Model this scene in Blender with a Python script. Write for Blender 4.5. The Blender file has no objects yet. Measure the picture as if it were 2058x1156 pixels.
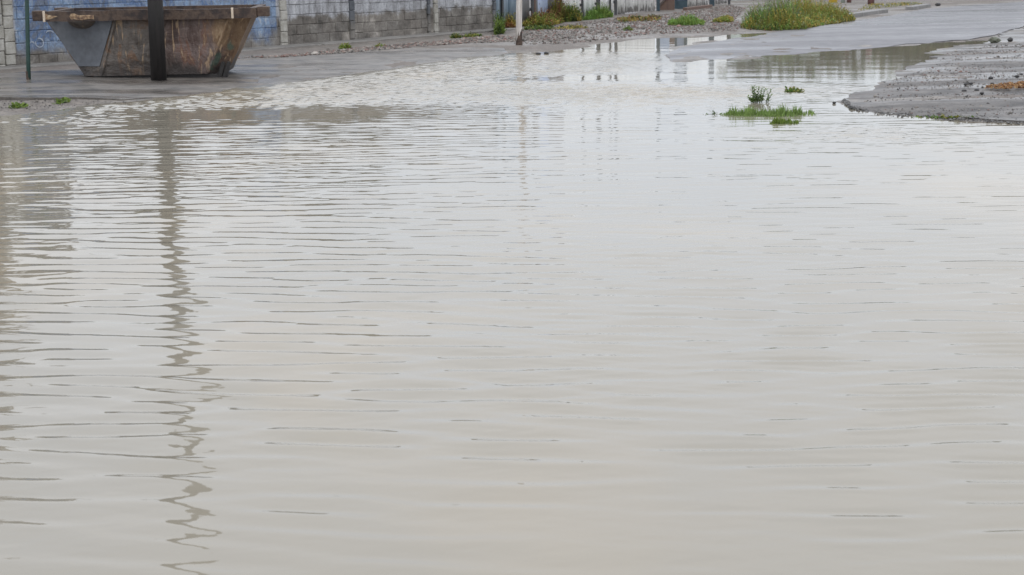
import bpy, bmesh, math, random
import numpy as np
from mathutils import Vector, Matrix, geometry
R = math.radians
random.seed(7); rng = np.random.default_rng(7)
S = bpy.context.scene
COL = S.collection

# ------------------------------------------------------------------ camera
FPX, HOR, ROLL, CAMH = 3300.0, -80.0, -1.0, 1.65
PITCH = math.atan((578 - HOR) / FPX)
cam = bpy.data.cameras.new('camera'); camo = bpy.data.objects.new('camera', cam); COL.objects.link(camo)
MC = Matrix.Rotation(math.pi/2 - PITCH, 3, 'X') @ Matrix.Rotation(R(ROLL), 3, 'Z')
camo.matrix_world = Matrix.Translation((0, 0, CAMH)) @ MC.to_4x4()
cam.sensor_width = 36; cam.lens = FPX / 2058 * 36; cam.clip_start = .1; cam.clip_end = 3000
cam.dof.use_dof = True; cam.dof.focus_distance = 12.0; cam.dof.aperture_fstop = 9.0
S.camera = camo

# ------------------------------------------------------------------ overcast sky and soft sun
SUN_EL, SUN_AZ = R(48), R(-150)
W = bpy.data.worlds.new('World'); S.world = W; W.use_nodes = True
nt = W.node_tree; N = nt.nodes; N.clear(); Lk = nt.links.new
out = N.new('ShaderNodeOutputWorld'); bg = N.new('ShaderNodeBackground'); bg.inputs[1].default_value = .1
sky = N.new('ShaderNodeTexSky'); sky.sky_type = 'NISHITA'; sky.sun_disc = False
sky.sun_elevation = SUN_EL; sky.sun_rotation = SUN_AZ
tc = N.new('ShaderNodeTexCoord'); mp = N.new('ShaderNodeMapping'); mp.inputs['Scale'].default_value = (1, 1, 2.2)
ns = N.new('ShaderNodeTexNoise'); ns.inputs['Scale'].default_value = 2.3; ns.inputs['Detail'].default_value = 5
Lk(tc.outputs['Generated'], mp.inputs[0]); Lk(mp.outputs[0], ns.inputs[0])
cr = N.new('ShaderNodeValToRGB')
cr.color_ramp.elements[0].position = .32; cr.color_ramp.elements[0].color = (.83, .90, 1.02, 1)
cr.color_ramp.elements[1].position = .68; cr.color_ramp.elements[1].color = (1.03, 1.05, 1.095, 1)
Lk(ns.outputs[0], cr.inputs[0])
sx = N.new('ShaderNodeSeparateXYZ'); Lk(tc.outputs['Generated'], sx.inputs[0])          # overcast sky: brightest overhead
el = N.new('ShaderNodeMapRange'); Lk(sx.outputs['Z'], el.inputs[0]); el.inputs[3].default_value = 9.4; el.inputs[4].default_value = 26
sc = N.new('ShaderNodeVectorMath'); sc.operation = 'SCALE'; Lk(el.outputs[0], sc.inputs['Scale'])
Lk(cr.outputs[0], sc.inputs[0])
mx = N.new('ShaderNodeMixRGB'); mx.inputs[0].default_value = .88
Lk(sky.outputs[0], mx.inputs[1]); Lk(sc.outputs[0], mx.inputs[2]); Lk(mx.outputs[0], bg.inputs[0]); Lk(bg.outputs[0], out.inputs[0])
sl = bpy.data.lights.new('sun', 'SUN'); sl.energy = .7; sl.angle = R(25); sl.color = (1, .97, .92)
so = bpy.data.objects.new('sun', sl); COL.objects.link(so)
so.rotation_euler = (R(42), 0, R(25))
vs = S.view_settings; vs.view_transform = 'Standard'; vs.look = 'None'; vs.exposure = 0; vs.gamma = 1
try: vs.use_curve_mapping = False
except Exception: pass
S.cycles.max_bounces = 6; S.cycles.diffuse_bounces = 3; S.cycles.glossy_bounces = 3

# ------------------------------------------------------------------ pixel <-> place helpers (used to survey the site)
C0 = Vector((0, 0, CAMH)); MT = MC.transposed()
def ray(px, py): return MC @ Vector(((px-1029)/FPX, -(py-578)/FPX, -1))
def at(px, py, z=0.0):
    d = ray(px, py); t = (z - CAMH)/d.z
    return C0 + d*t
def onY(px, py, Y):
    d = ray(px, py); return C0 + d*(Y/d.y)
def proj(p):
    c = MT @ (Vector(p) - C0); return (1029 + FPX*c.x/-c.z, 578 - FPX*c.y/-c.z)
def on_line(px, A, B):
    lo, hi = -1.0, 2.0
    for _ in range(50):
        m = (lo+hi)/2
        if proj(A.lerp(B, m))[0] < px: lo = m
        else: hi = m
    return (lo+hi)/2

# ------------------------------------------------------------------ object helpers
def tag(o, label=None, cat=None, group=None, kind=None):
    if label: o['label'] = label
    if cat: o['category'] = cat
    if group: o['group'] = group
    if kind: o['kind'] = kind
    return o
def empty(name, loc, rz=0, **k):
    o = bpy.data.objects.new(name, None); COL.objects.link(o); o.location = loc; o.rotation_euler = (0, 0, rz)
    o.empty_display_size = .2
    return tag(o, **k)
def link(name, me, m=None, parent=None, loc=None, rot=None):
    o = bpy.data.objects.new(name, me); COL.objects.link(o)
    if m and not me.materials: me.materials.append(m)
    if parent: o.parent = parent
    if loc is not None: o.location = loc
    if rot is not None: o.rotation_euler = rot
    return o
def pymesh(name, v, f, smooth=False):
    me = bpy.data.meshes.new(name); me.from_pydata([tuple(a) for a in v], [], f); me.update()
    if smooth: me.polygons.foreach_set('use_smooth', [True]*len(me.polygons))
    return me
class MB:
    def __init__(s): s.v = []; s.f = []
    def box(s, a, b):
        i = len(s.v); x0, y0, z0 = a; x1, y1, z1 = b
        s.v += [(x0,y0,z0),(x1,y0,z0),(x1,y1,z0),(x0,y1,z0),(x0,y0,z1),(x1,y0,z1),(x1,y1,z1),(x0,y1,z1)]
        s.f += [tuple(i+k for k in q) for q in ((0,3,2,1),(4,5,6,7),(0,1,5,4),(1,2,6,5),(2,3,7,6),(3,0,4,7))]
        return s
    def tube(s, pts, rad, n=10, wob=0):
        i0 = len(s.v)
        for k, p in enumerate(pts):
            p = Vector(p); a = Vector(pts[max(k-1,0)]); b = Vector(pts[min(k+1,len(pts)-1)])
            t = (b-a).normalized(); u = t.cross(Vector((.3,1,.1))).normalized(); w = t.cross(u)
            r = rad[k] if hasattr(rad, '__len__') else rad
            for j in range(n):
                an = 2*math.pi*j/n; rr = r*(1+wob*(random.random()-.5))
                s.v.append(tuple(p + (u*math.cos(an)+w*math.sin(an))*rr))
        for k in range(len(pts)-1):
            for j in range(n):
                a = i0+k*n+j; b = i0+k*n+(j+1)%n
                s.f.append((a, b, b+n, a+n))
        s.f.append(tuple(i0+j for j in range(n))[::-1]); s.f.append(tuple(i0+(len(pts)-1)*n+j for j in range(n)))
        return s
    def build(s, name, m, parent=None, bevel=0, smooth=False, loc=None, rot=None):
        me = pymesh(name, s.v, s.f, smooth)
        bm = bmesh.new(); bm.from_mesh(me)
        if bevel: bmesh.ops.bevel(bm, geom=bm.edges[:], offset=bevel, segments=1, affect='EDGES')
        bmesh.ops.recalc_face_normals(bm, faces=bm.faces[:]); bm.to_mesh(me); bm.free()
        if smooth: me.polygons.foreach_set('use_smooth', [True]*len(me.polygons))
        return link(name, me, m, parent, loc, rot)

# ------------------------------------------------------------------ materials
def newmat(name):
    m = bpy.data.materials.new(name); m.use_nodes = True
    return m, m.node_tree, m.node_tree.nodes['Principled BSDF']
def ramp(t, fac, stops):
    r = t.nodes.new('ShaderNodeValToRGB'); e = r.color_ramp.elements
    while len(e) < len(stops): e.new(.5)
    for k, (p, c) in enumerate(stops): e[k].position = p; e[k].color = (*c, 1) if len(c) == 3 else c
    t.links.new(fac, r.inputs[0]); return r.outputs[0]
def coords(t, kind='pos', scale=(1,1,1)):
    if kind == 'pos': o = t.nodes.new('ShaderNodeNewGeometry').outputs['Position']
    else: o = t.nodes.new('ShaderNodeTexCoord').outputs['Object']
    m = t.nodes.new('ShaderNodeMapping'); m.inputs['Scale'].default_value = scale
    t.links.new(o, m.inputs[0]); return m.outputs[0]
def noise(t, co, scale, detail=4, rough=.55, dist=0):
    n = t.nodes.new('ShaderNodeTexNoise'); n.inputs['Scale'].default_value = scale; n.inputs['Detail'].default_value = detail
    n.inputs['Roughness'].default_value = rough; n.inputs['Distortion'].default_value = dist
    t.links.new(co, n.inputs['Vector']); return n.outputs[0]
def mixc(t, fac, a, b, mode='MIX'):
    m = t.nodes.new('ShaderNodeMixRGB'); m.blend_type = mode
    for k, v in ((0, fac), (1, a), (2, b)):
        if hasattr(v, 'is_linked'): t.links.new(v, m.inputs[k])
        elif k == 0: m.inputs[0].default_value = v
        else: m.inputs[k].default_value = (*v, 1)
    return m.outputs[0]
def maths(t, op, a, b=0.0, clamp=False):
    m = t.nodes.new('ShaderNodeMath'); m.operation = op; m.use_clamp = clamp
    for k, v in ((0, a), (1, b)):
        if hasattr(v, 'is_linked'): t.links.new(v, m.inputs[k])
        else: m.inputs[k].default_value = v
    return m.outputs[0]
def mrange(t, v, a, b, c=0.0, d=1.0):
    m = t.nodes.new('ShaderNodeMapRange'); m.interpolation_type = 'SMOOTHSTEP'
    t.links.new(v, m.inputs[0])
    for k, x in zip((1,2,3,4), (a,b,c,d)): m.inputs[k].default_value = x
    return m.outputs[0]
def bump(t, bs, h, strength=.4, dist=.02):
    b = t.nodes.new('ShaderNodeBump'); b.inputs['Strength'].default_value = strength; b.inputs['Distance'].default_value = dist
    t.links.new(h, b.inputs['Height']); t.links.new(b.outputs[0], bs.inputs['Normal'])
def simple(name, cols, scale=4, rough=.7, stretch=(1,1,1), kind='pos', b=.3, bd=.01, metal=0, fine=None, spread=(.3,.7)):
    m, t, bs = newmat(name); co = coords(t, kind, stretch); n = noise(t, co, scale, 6, .62)
    k = len(cols); st = [(spread[0]+(spread[1]-spread[0])*i/max(k-1,1), c) for i, c in enumerate(cols)]
    c = ramp(t, n, st) if k > 1 else None
    n2 = noise(t, co, (fine or scale*9), 3)
    if c is None:
        c = mixc(t, n2, tuple(x*.85 for x in cols[0]), tuple(min(1, x*1.15) for x in cols[0]))
    else: c = mixc(t, .35, c, mixc(t, 1, c, ramp(t, n2, [(.3, (.55,.55,.55)), (.7, (1.35,1.35,1.35))]), 'MULTIPLY'))
    t.links.new(c, bs.inputs['Base Color'])
    t.links.new(mrange(t, n, .3, .7, rough*.8, min(1, rough*1.15)), bs.inputs['Roughness'])
    bs.inputs['Metallic'].default_value = metal
    if b: bump(t, bs, n2, b, bd)
    return m
def tinted(name, rough=.55, trans=.3):
    m, t, bs = newmat(name); a = t.nodes.new('ShaderNodeAttribute'); a.attribute_name = 'tint'
    t.links.new(a.outputs[0], bs.inputs['Base Color']); bs.inputs['Roughness'].default_value = rough; bs.inputs['Specular IOR Level'].default_value = .2
    tr = t.nodes.new('ShaderNodeBsdfTranslucent'); t.links.new(a.outputs[0], tr.inputs[0])
    mx = t.nodes.new('ShaderNodeMixShader'); mx.inputs[0].default_value = trans
    t.links.new(bs.outputs[0], mx.inputs[1]); t.links.new(tr.outputs[0], mx.inputs[2])
    t.links.new(mx.outputs[0], t.nodes['Material Output'].inputs[0]); return m
LEAF = tinted('leaf', .75, .35)
STONEM = tinted('stone', .6, 0)

# ------------------------------------------------------------------ the puddle outline and the lie of the land
def world_poly(pts): return [(at(x, y).x, at(x, y).y) for x, y in pts]
shore = [(-500,250),(-200,238),(0,231),(60,228),(110,222),(170,213),(250,207),(330,196),(430,184),(560,167),(640,158),(700,150),(780,139),(850,127),
 (920,116),(1000,110),(1080,105),(1150,100),(1185,93),(1230,86),(1300,77),(1340,76),(1400,75),(1450,72.5),(1500,69),(1560,66),(1556,68),(1500,74),(1450,80),(1400,87),(1362,95),
 (1335,112),(1345,125),(1430,122),(1560,112),(1700,102),(1850,88),(1955,80),(1985,82),(1965,88),(1900,97),(1868,112),(1872,122),(1830,133),
 (1800,150),(1785,158),(1762,176),(1712,192),(1692,204),(1708,216),(1745,226),(1850,236),(2058,247),(2600,268)]
WP = np.array(world_poly(shore) + [(16, 1.0), (-16, 1.0)])
def sines(x, y, sc, seed, n=7):
    r = np.random.default_rng(seed); o = np.zeros_like(x)
    for k in range(n):
        a = r.uniform(0, 6.283); f = sc*r.uniform(.5, 1.8); o += np.sin((x*math.cos(a)+y*math.sin(a))*f*6.283 + r.uniform(0, 6.283))
    return o/math.sqrt(n)
def sdist(x, y, P):
    d = np.full(x.shape, 1e9); ins = np.zeros(x.shape, bool)
    for i in range(len(P)):
        a = P[i]; b = P[(i+1) % len(P)]; e = b-a
        t = np.clip(((x-a[0])*e[0]+(y-a[1])*e[1])/(e@e+1e-12), 0, 1)
        d = np.minimum(d, np.hypot(x-a[0]-t*e[0], y-a[1]-t*e[1]))
        c = (a[1] > y) != (b[1] > y)
        xi = a[0] + (y-a[1])*e[0]/(e[1] if abs(e[1]) > 1e-12 else 1e-12)
        ins ^= c & (x < xi)
    return np.where(ins, -d, d)
def land(x, y):
    x = np.atleast_1d(np.asarray(x, float)); y = np.atleast_1d(np.asarray(y, float))
    sd = sdist(x + .05*sines(x, y, .9, 3), y + .22*sines(x, y, .55, 4), WP)
    h = np.where(sd > 0, .032*(1-np.exp(-sd/.7)) + .003*np.clip(sd, 0, 8), np.clip(.06*sd, -.12, 0))
    return h + .004*sines(x, y, .8, 5) + .0025*sines(x, y, 2.6, 6)
def landz(x, y): return float(land([x], [y])[0])

# ground sheet
def fan(y0, y1, nr, nc, w0, wk):
    ys = y0*(y1/y0)**np.linspace(0, 1, nr); u = np.linspace(-1, 1, nc)
    Y = np.repeat(ys[:, None], nc, 1); X = u[None, :]*(w0+wk*Y)
    i = np.arange(nr*nc).reshape(nr, nc)
    F = np.stack([i[:-1, :-1], i[:-1, 1:], i[1:, 1:], i[1:, :-1]], -1).reshape(-1, 4)
    return X.ravel(), Y.ravel(), F
def grid_mesh(name, V, F, smooth=True):
    me = bpy.data.meshes.new(name); me.vertices.add(len(V)); me.vertices.foreach_set('co', V.astype(np.float32).ravel())
    me.loops.add(F.size); me.loops.foreach_set('vertex_index', F.astype(np.int32).ravel())
    me.polygons.add(len(F)); me.polygons.foreach_set('loop_start', np.arange(0, F.size, 4, dtype=np.int32))
    me.polygons.foreach_set('use_smooth', np.full(len(F), smooth)); me.update(calc_edges=True); return me
gx, gy, gf = fan(1.5, 900, 520, 420, 14, .55)
gz = land(gx, gy)
m, t, bs = newmat('damp_gravel_soil')
co = coords(t); big = noise(t, co, .5, 4); mid = noise(t, co, 5, 5, .65)
vor = t.nodes.new('ShaderNodeTexVoronoi'); vor.inputs['Scale'].default_value = 22; t.links.new(co, vor.inputs['Vector'])
c1 = ramp(t, mid, [(.3, (.06,.052,.044)), (.5, (.105,.092,.078)), (.7, (.165,.147,.127))])
c2 = mixc(t, 1, c1, ramp(t, vor.outputs['Color'], [(.1, (.6,.58,.58)), (.9, (1.4,1.35,1.3))]), 'MULTIPLY')
c3 = mixc(t, mrange(t, big, .48, .62, 0, .55), c2, (.115,.095,.082))
t.links.new(c3, bs.inputs['Base Color'])
t.links.new(mrange(t, big, .4, .6, .45, .85), bs.inputs['Roughness'])
bump(t, bs, vor.outputs['Distance'], .6, .02); SOIL = m
tag(link('ground', grid_mesh('ground', np.stack([gx, gy, gz], -1), gf), SOIL), 'damp grey brown gravel ground around the flooded road', kind='structure')

# wet asphalt sheets
def asphalt(name, dark, light, film, stretch, bd=.006, fs=45):
    m, t, bs = newmat(name); co = coords(t); cs = coords(t, 'pos', stretch)
    st = noise(t, cs, 1.0, 5, .6); fn = noise(t, co, fs, 4, .7); md = noise(t, co, 3.0, 5, .6)
    c = ramp(t, md, [(.3, dark), (.7, light)])
    c = mixc(t, .5, c, mixc(t, 1, c, ramp(t, fn, [(.35, (.5,.5,.5)), (.65, (1.7,1.65,1.6))]), 'MULTIPLY'))
    t.links.new(c, bs.inputs['Base Color'])
    w = mrange(t, st, .42, .6)
    t.links.new(maths(t, 'ADD', maths(t, 'MULTIPLY', w, film[1]-film[0]), film[0]), bs.inputs['Roughness'])
    b = t.nodes.new('ShaderNodeBump'); b.inputs['Distance'].default_value = bd
    t.links.new(maths(t, 'ADD', maths(t, 'MULTIPLY', w, .35), .06), b.inputs['Strength']); t.links.new(fn, b.inputs['Height']); t.links.new(b.outputs[0], bs.inputs['Normal'])
    return m
ROADM = asphalt('wet_asphalt', (.05,.048,.053), (.11,.105,.11), (.24,.5), (.09,.45,1))
PADM = asphalt('wet_worn_asphalt', (.042,.038,.034), (.135,.12,.105), (.24,.62), (.22,1.0,1))
APRONM = asphalt('broken_wet_asphalt', (.035,.032,.03), (.115,.104,.094), (.26,.75), (.16,.8,1), .04, 22)
def sheet(name, pxpts, lift, m, label, step=.6, jag=.05, skirt=.09, zmin=None):
    P = [Vector(p) for p in world_poly(pxpts)]; b = []
    for i in range(len(P)):
        a, c = P[i], P[(i+1) % len(P)]; n = max(1, min(60, int((c-a).length/.25)))
        for k in range(n):
            p = a.lerp(c, k/n); q = min(p.y*.0025, .12)
            b.append((p.x + random.uniform(-jag, jag)*.7, p.y + random.uniform(-jag, jag)*(1+q*8)))
    PB = np.array(b); x0, y0 = PB.min(0); x1, y1 = PB.max(0)
    g = []
    y = y0
    while y < y1:
        s = step*max(1, y/40); x = x0
        while x < x1: g.append((x+random.uniform(-.2,.2)*s, y+random.uniform(-.2,.2)*s)); x += s
        y += s
    g = np.array(g); g = g[sdist(g[:,0], g[:,1], PB) < -.08]
    pts = [Vector(p) for p in b] + [Vector(p) for p in g]; nb = len(b)
    v, e, f, *_ = geometry.delaunay_2d_cdt(pts, [(i, (i+1) % nb) for i in range(nb)], [], 1, 1e-5)
    xs = np.array([p.x for p in v]); ys = np.array([p.y for p in v]); zs = land(xs, ys) + lift(xs, ys)
    V = [(x, y, z) for x, y, z in zip(xs, ys, zs)]; F = [tuple(q) for q in f]
    cnt = {}
    for q in F:
        for i in range(len(q)):
            k = (q[i], q[(i+1) % len(q)]); cnt[frozenset(k)] = None if frozenset(k) in cnt else k
    for k in list(cnt.values()):
        if k:
            i = len(V); a, c = k; V.append((V[a][0], V[a][1], V[a][2]-skirt)); V.append((V[c][0], V[c][1], V[c][2]-skirt)); F.append((c, a, i, i+1))
    me = pymesh(name, V, F)
    return tag(link(name, me, m), label, kind='structure')
road_px = [(1338,112),(1366,97),(1440,84.5),(1500,73),(1560,65),(1650,56),(1720,47),(1790,37),(1850,25),(1930,17),(2058,8),(2300,-12),(2900,-45),(3300,-20),(2900,15),(2300,40),(2058,58),(1998,75),(1960,79),(1850,88),(1700,102),(1560,112),(1430,121),(1352,124)]
sheet('road', road_px, lambda x, y: .004+.014*np.clip((x-6)/3,0,1), ROADM, 'wet grey asphalt road rising out of the flood to the right', jag=.04)
pad_px = [(-500,222),(-200,212),(0,207),(60,206),(150,205),(250,203),(330,196),(430,193),(560,180),(700,160),(850,136),(950,122),(1030,112),(1010,100),(930,99),(850,104),(700,111),(600,119),(480,128),(300,142),(0,160),(-200,172),(-500,190)]
sheet('asphalt_pad', pad_px, lambda x, y: .055-.05*np.clip((x+7.2)/3,0,1), PADM, 'wet worn asphalt strip under the rusty skip', jag=.02)
apron_px = [(1690,205),(1700,197),(1760,180),(1786,158),(1806,148),(1832,132),(1875,120),(1872,106),(1905,97),(1985,87),(2012,73),(2058,60),(2300,43),(2900,20),(2900,285),(2300,258),(2058,247),(1950,241),(1850,236),(1740,226),(1704,215)]
sheet('road_shoulder', apron_px, lambda x, y: .008+.009*sines(x*.22, y, .8, 11)+.004*sines(x, y, 2.2, 12), APRONM, 'broken wet asphalt shoulder with gravel and water films at the right', jag=.13, step=.3)

# ------------------------------------------------------------------ flood water
wx, wy, wf = fan(3.3, 66, 2100, 480, 3.2, .42)
sdw = sdist(wx, wy, WP)
def blob(cx, cy, rx, ry):
    # soft elliptical patch of disturbed or calm water, given by where it lies on the flood
    a = at(cx, cy); b = at(cx+rx, cy); dy = abs(at(cx, cy-ry).y - at(cx, cy+ry).y)/2; dx = abs(b.x-a.x)
    return np.exp(-((wx-a.x)/dx)**2 - ((wy-a.y)/dy)**2)
def waves(n, lam, mean, spread, seed):
    r = np.random.default_rng(seed); h = np.zeros_like(wx); n0 = 0
    for k in range(n):
        l = r.uniform(*lam); a = r.normal(mean, spread); kk = 6.283/l
        ph = kk*(wx*math.sin(a)+wy*math.cos(a)) + r.uniform(0, 6.283); h += np.sin(ph - .55*np.sin(ph))*(1/kk); n0 += .5
    return h/math.sqrt(n0)        # unit rms slope
def trains(n, lam, mean, spread, seed, sk=.75, p=1.35):
    # wind ripples in groups, each ripple with a long gentle back and a short steep front
    r = np.random.default_rng(seed); hs = np.zeros_like(wx); hc = np.zeros_like(wx)
    for k in range(n):
        kk = 6.283/r.uniform(*lam); a = r.normal(mean, spread); ph = kk*(wx*math.sin(a)+wy*math.cos(a)) + r.uniform(0, 6.283)
        hs += np.sin(ph)/kk; hc += np.cos(ph)/kk
    E = np.hypot(hs, hc); P = np.arctan2(hs, hc); E0 = math.sqrt((E**2).mean()); q = np.clip(E/E0, 0, 1.8)
    return E0*(q**p)*np.sin(P - sk*np.clip(q, 0, 1)*np.sin(P))*math.sqrt(n)/n*1.4
lfw = 1-np.clip((wx/wy+.06)/.26, 0, 1); lfw = lfw*lfw*(3-2*lfw)
WR = trains(30, (.125, .26), .06, .19, 21)
WL = trains(40, (.14, .27), .12, .145, 27, .45, .9)
W1 = WL*lfw + WR*(1-lfw); W1f = waves(26, (.15, .34), .03, .22, 25)
xf = np.clip((wy-8.5)/5, 0, 1); W1 = W1*np.sqrt(1-xf)+W1f*np.sqrt(xf)
W2 = waves(30, (.06, .15), 0, .55, 22); W5 = waves(26, (.13, .32), 0, .6, 29); W4 = waves(14, (.045, .075), .1, .5, 24)
W3 = waves(8, (.7, 1.6), .1, .4, 23)
pat = .5+.5*np.clip(.5+.6*sines(wx*.35, wy, .22, 31), 0, 1)
pat2 = np.clip(.55+.55*sines(wx*.5, wy, .3, 32), .05, 1.3)
d = wy
ss = lambda v, a, b: (lambda q: q*q*(3-2*q))(np.clip((v-a)/(b-a), 0, 1))
near = .3+.7*ss(d, 4.5, 6.2)
base1 = .43/d*(1+.26*(1-ss(d, 7.5, 10)))*near*(.62+.38*pat)                                        # ripples steepen towards the viewer's side of the flood
lf = 1-ss(wx/d, -.12, .12)
a1 = base1*(.86+.16*lfw)*(1-.38*(1-lfw)*ss(d, 8.5, 12.5))*(1+.45*ss(d, 12.5, 15.5))
a4 = .016*(1-ss(d, 7, 10))*(.4+.6*pat2)
a2 = .20/d*(.45+.55*ss(d, 6, 9.5))*(.3+.7*pat2)*(1+1.5*ss(d, 10.5, 14.5)*(.35+.65*lfw))
a3 = .004 + .004*ss(d, 5, 9)
calm = ss(d, 17.2, 18.6)
rough = np.clip(1.5*blob(500,178,270,24)+1.6*blob(800,160,340,34)+1.3*blob(1080,128,280,20)+1.0*blob(1080,180,300,12)+.8*blob(1200,206,300,16)+.7*blob(120,240,160,12)+.9*blob(1500,182,260,13)+1.2*blob(320,208,200,12)+.4*blob(1740,268,170,14), 0, 1)
brown = np.clip(1.2*blob(660,225,440,12)+.9*blob(870,222,150,12), 0, 1)
mirror = np.clip(1.5*blob(1620,140,260,24)+1.2*blob(1180,157,220,7)+1.2*blob(1780,110,260,36)+1.1*blob(1290,84,130,7), 0, 1)
mirror = mirror*(1-.0*rough); a1 = a1*(1-.75*calm)*(1-.95*brown)*(1-.95*mirror) + .018*rough*(1-.9*mirror)*(1-.7*brown)
a2 = a2*(1-.6*calm)*(1-.95*brown)*(1-.97*mirror) + .15*rough*(1-.9*mirror)*(1-.6*brown); a5 = .16*rough*(1-.9*mirror)*(1-.6*brown)*(1-.6*blob(1140,124,250,22))
a3 = a3*(1-.8*mirror)*(1-.7*brown)
pool = np.clip(1.8*blob(1140,124,270,19)+1.2*blob(1000,128,160,15)+1.1*blob(1420,186,330,12)+.8*blob(1150,185,200,10)+.5*blob(1780,118,260,34)+.8*blob(520,180,260,20)+.9*blob(790,160,330,28), 0, 1)*(1-.7*mirror)   # ripples too fine to model one by one
fade = np.clip(-sdw/.25, .15, 1)
wz = (W1*a1 + W2*a2 + W3*a3 + W4*a4 + W5*a5)*fade
keep = (sdw.reshape(-1)[wf] < 1.2).any(1)
m, t, bs = newmat('muddy_flood_water'); co = coords(t)
s1 = noise(t, coords(t, 'pos', (.5, .35, 1)), .8, 4, .5, .5)
t.links.new(ramp(t, s1, [(.3, (.192,.174,.139)), (.52, (.203,.181,.142)), (.7, (.235,.198,.143))]), bs.inputs['Base Color'])
ra = t.nodes.new('ShaderNodeAttribute'); ra.attribute_name = 'ripple'; t.links.new(maths(t, 'ADD', maths(t, 'MULTIPLY', ra.outputs['Fac'], .11), .03), bs.inputs['Roughness']); bs.inputs['IOR'].default_value = 1.333
bump(t, bs, noise(t, coords(t, 'pos', (.6, 1, 1)), 14, 2), .05, .01)
wme = grid_mesh('flood_water', np.stack([wx, wy, wz], -1), wf[keep]); wat = wme.attributes.new('ripple', 'FLOAT', 'POINT'); wat.data.foreach_set('value', pool.astype(np.float32))
tag(link('flood_water', wme, m), 'muddy rippled flood water covering the road', kind='structure')

# ------------------------------------------------------------------ block wall
A = at(-330, 168); B = at(998, 63.5); A.z = B.z = 0
wlen = (B-A).length; wang = math.atan2((B-A).y, (B-A).x)
def ws(px): return on_line(px, A, B)*wlen
m, t, bs = newmat('concrete_block'); co = coords(t)
oi = t.nodes.new('ShaderNodeObjectInfo'); sp = t.nodes.new('ShaderNodeSeparateXYZ'); g = t.nodes.new('ShaderNodeNewGeometry'); t.links.new(g.outputs['Position'], sp.inputs[0])
n1 = noise(t, co, 3.2, 6, .65); n2 = noise(t, co, 26, 4, .6); n3 = noise(t, coords(t, 'pos', (3, 3, .8)), 2.0, 5, .6); n4 = noise(t, co, 1.3, 3)
raw = ramp(t, n1, [(.28, (.045,.04,.034)), (.45, (.12,.108,.095)), (.58, (.16,.147,.13)), (.74, (.30,.28,.255))])
raw = mixc(t, 1, raw, ramp(t, oi.outputs['Random'], [(0, (.8,.78,.76)), (.5, (1,1,1)), (1, (1.18,1.15,1.12))]), 'MULTIPLY')
ww = ramp(t, n3, [(.3, (.15,.15,.155)), (.45, (.25,.25,.26)), (.55, (.31,.315,.33)), (.72, (.43,.43,.44))])
zmask = mrange(t, maths(t, 'ADD', sp.outputs['Z'], maths(t, 'MULTIPLY', maths(t, 'SUBTRACT', n1, .5), .5)), .55, .66)
zmask = maths(t, 'MULTIPLY', zmask, mrange(t, sp.outputs['Z'], 1.0, 1.25, 1, 0))
c = mixc(t, maths(t, 'MULTIPLY', zmask, .9), raw, ww)
xl = on_line(34, A, B); xr = on_line(560, A, B)
XL = A.lerp(B, xl).x; XR = A.lerp(B, xr).x
n5 = noise(t, coords(t, 'pos', (1.6, 1.6, 1.2)), 1.7, 7, .68, .5)
bl = ramp(t, n5, [(.28, (.055,.065,.09)), (.4, (.11,.13,.17)), (.46, (.075,.125,.23)), (.51, (.16,.19,.24)), (.58, (.15,.22,.33)), (.64, (.27,.30,.34)), (.74, (.36,.37,.385))])
bz = mrange(t, maths(t, 'ADD', sp.outputs['Z'], maths(t, 'MULTIPLY', maths(t, 'SUBTRACT', n4, .5), .9)), .14, .42)
bx = maths(t, 'MULTIPLY', mrange(t, sp.outputs['X'], XL, XL+.03), mrange(t, sp.outputs['X'], XR-.03, XR, 1, 0))
c = mixc(t, maths(t, 'MULTIPLY', bz, bx), c, bl)
c = mixc(t, .6, c, mixc(t, 1, c, ramp(t, n2, [(.3, (.55,.55,.55)), (.65, (1.35,1.35,1.35))]), 'MULTIPLY'))
t.links.new(c, bs.inputs['Base Color']); bs.inputs['Roughness'].default_value = .85; bump(t, bs, n2, .7, .012)
BLOCK = m
MORTAR = simple('mortar', [(.13,.12,.11), (.22,.205,.19)], 6, .9)
PILM = simple('pale_concrete', [(.17,.155,.13), (.30,.285,.25), (.40,.385,.35)], 5, .85, b=.6)
m, t, bs = newmat('dark_stained_concrete'); co = coords(t); sp = t.nodes.new('ShaderNodeSeparateXYZ'); t.links.new(co, sp.inputs[0]); n = noise(t, co, 5, 5, .65)
zz_ = mrange(t, maths(t, 'ADD', sp.outputs['Z'], maths(t, 'MULTIPLY', maths(t, 'SUBTRACT', n, .5), .6)), .3, .62)
t.links.new(mixc(t, zz_, ramp(t, n, [(.3, (.05,.045,.04)), (.7, (.19,.175,.155))]), ramp(t, n, [(.3, (.045,.05,.058)), (.7, (.10,.105,.115))])), bs.inputs['Base Color'])
bs.inputs['Roughness'].default_value = .85; bump(t, bs, n, .5, .02); PILD = m
wall = empty('block_wall', A, wang, label='long grey concrete block wall with flaking blue paint behind the rusty skip', cat='wall')
TH, CH, BL = .19, .2, .4
pil = [(2, 17, PILM), (22, 20, PILM), (571, 20, PILM), (708, 16, PILD), (862, 9, PILD), (876, 14, PILM), (993, 12, PILD)]
variants = []
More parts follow.
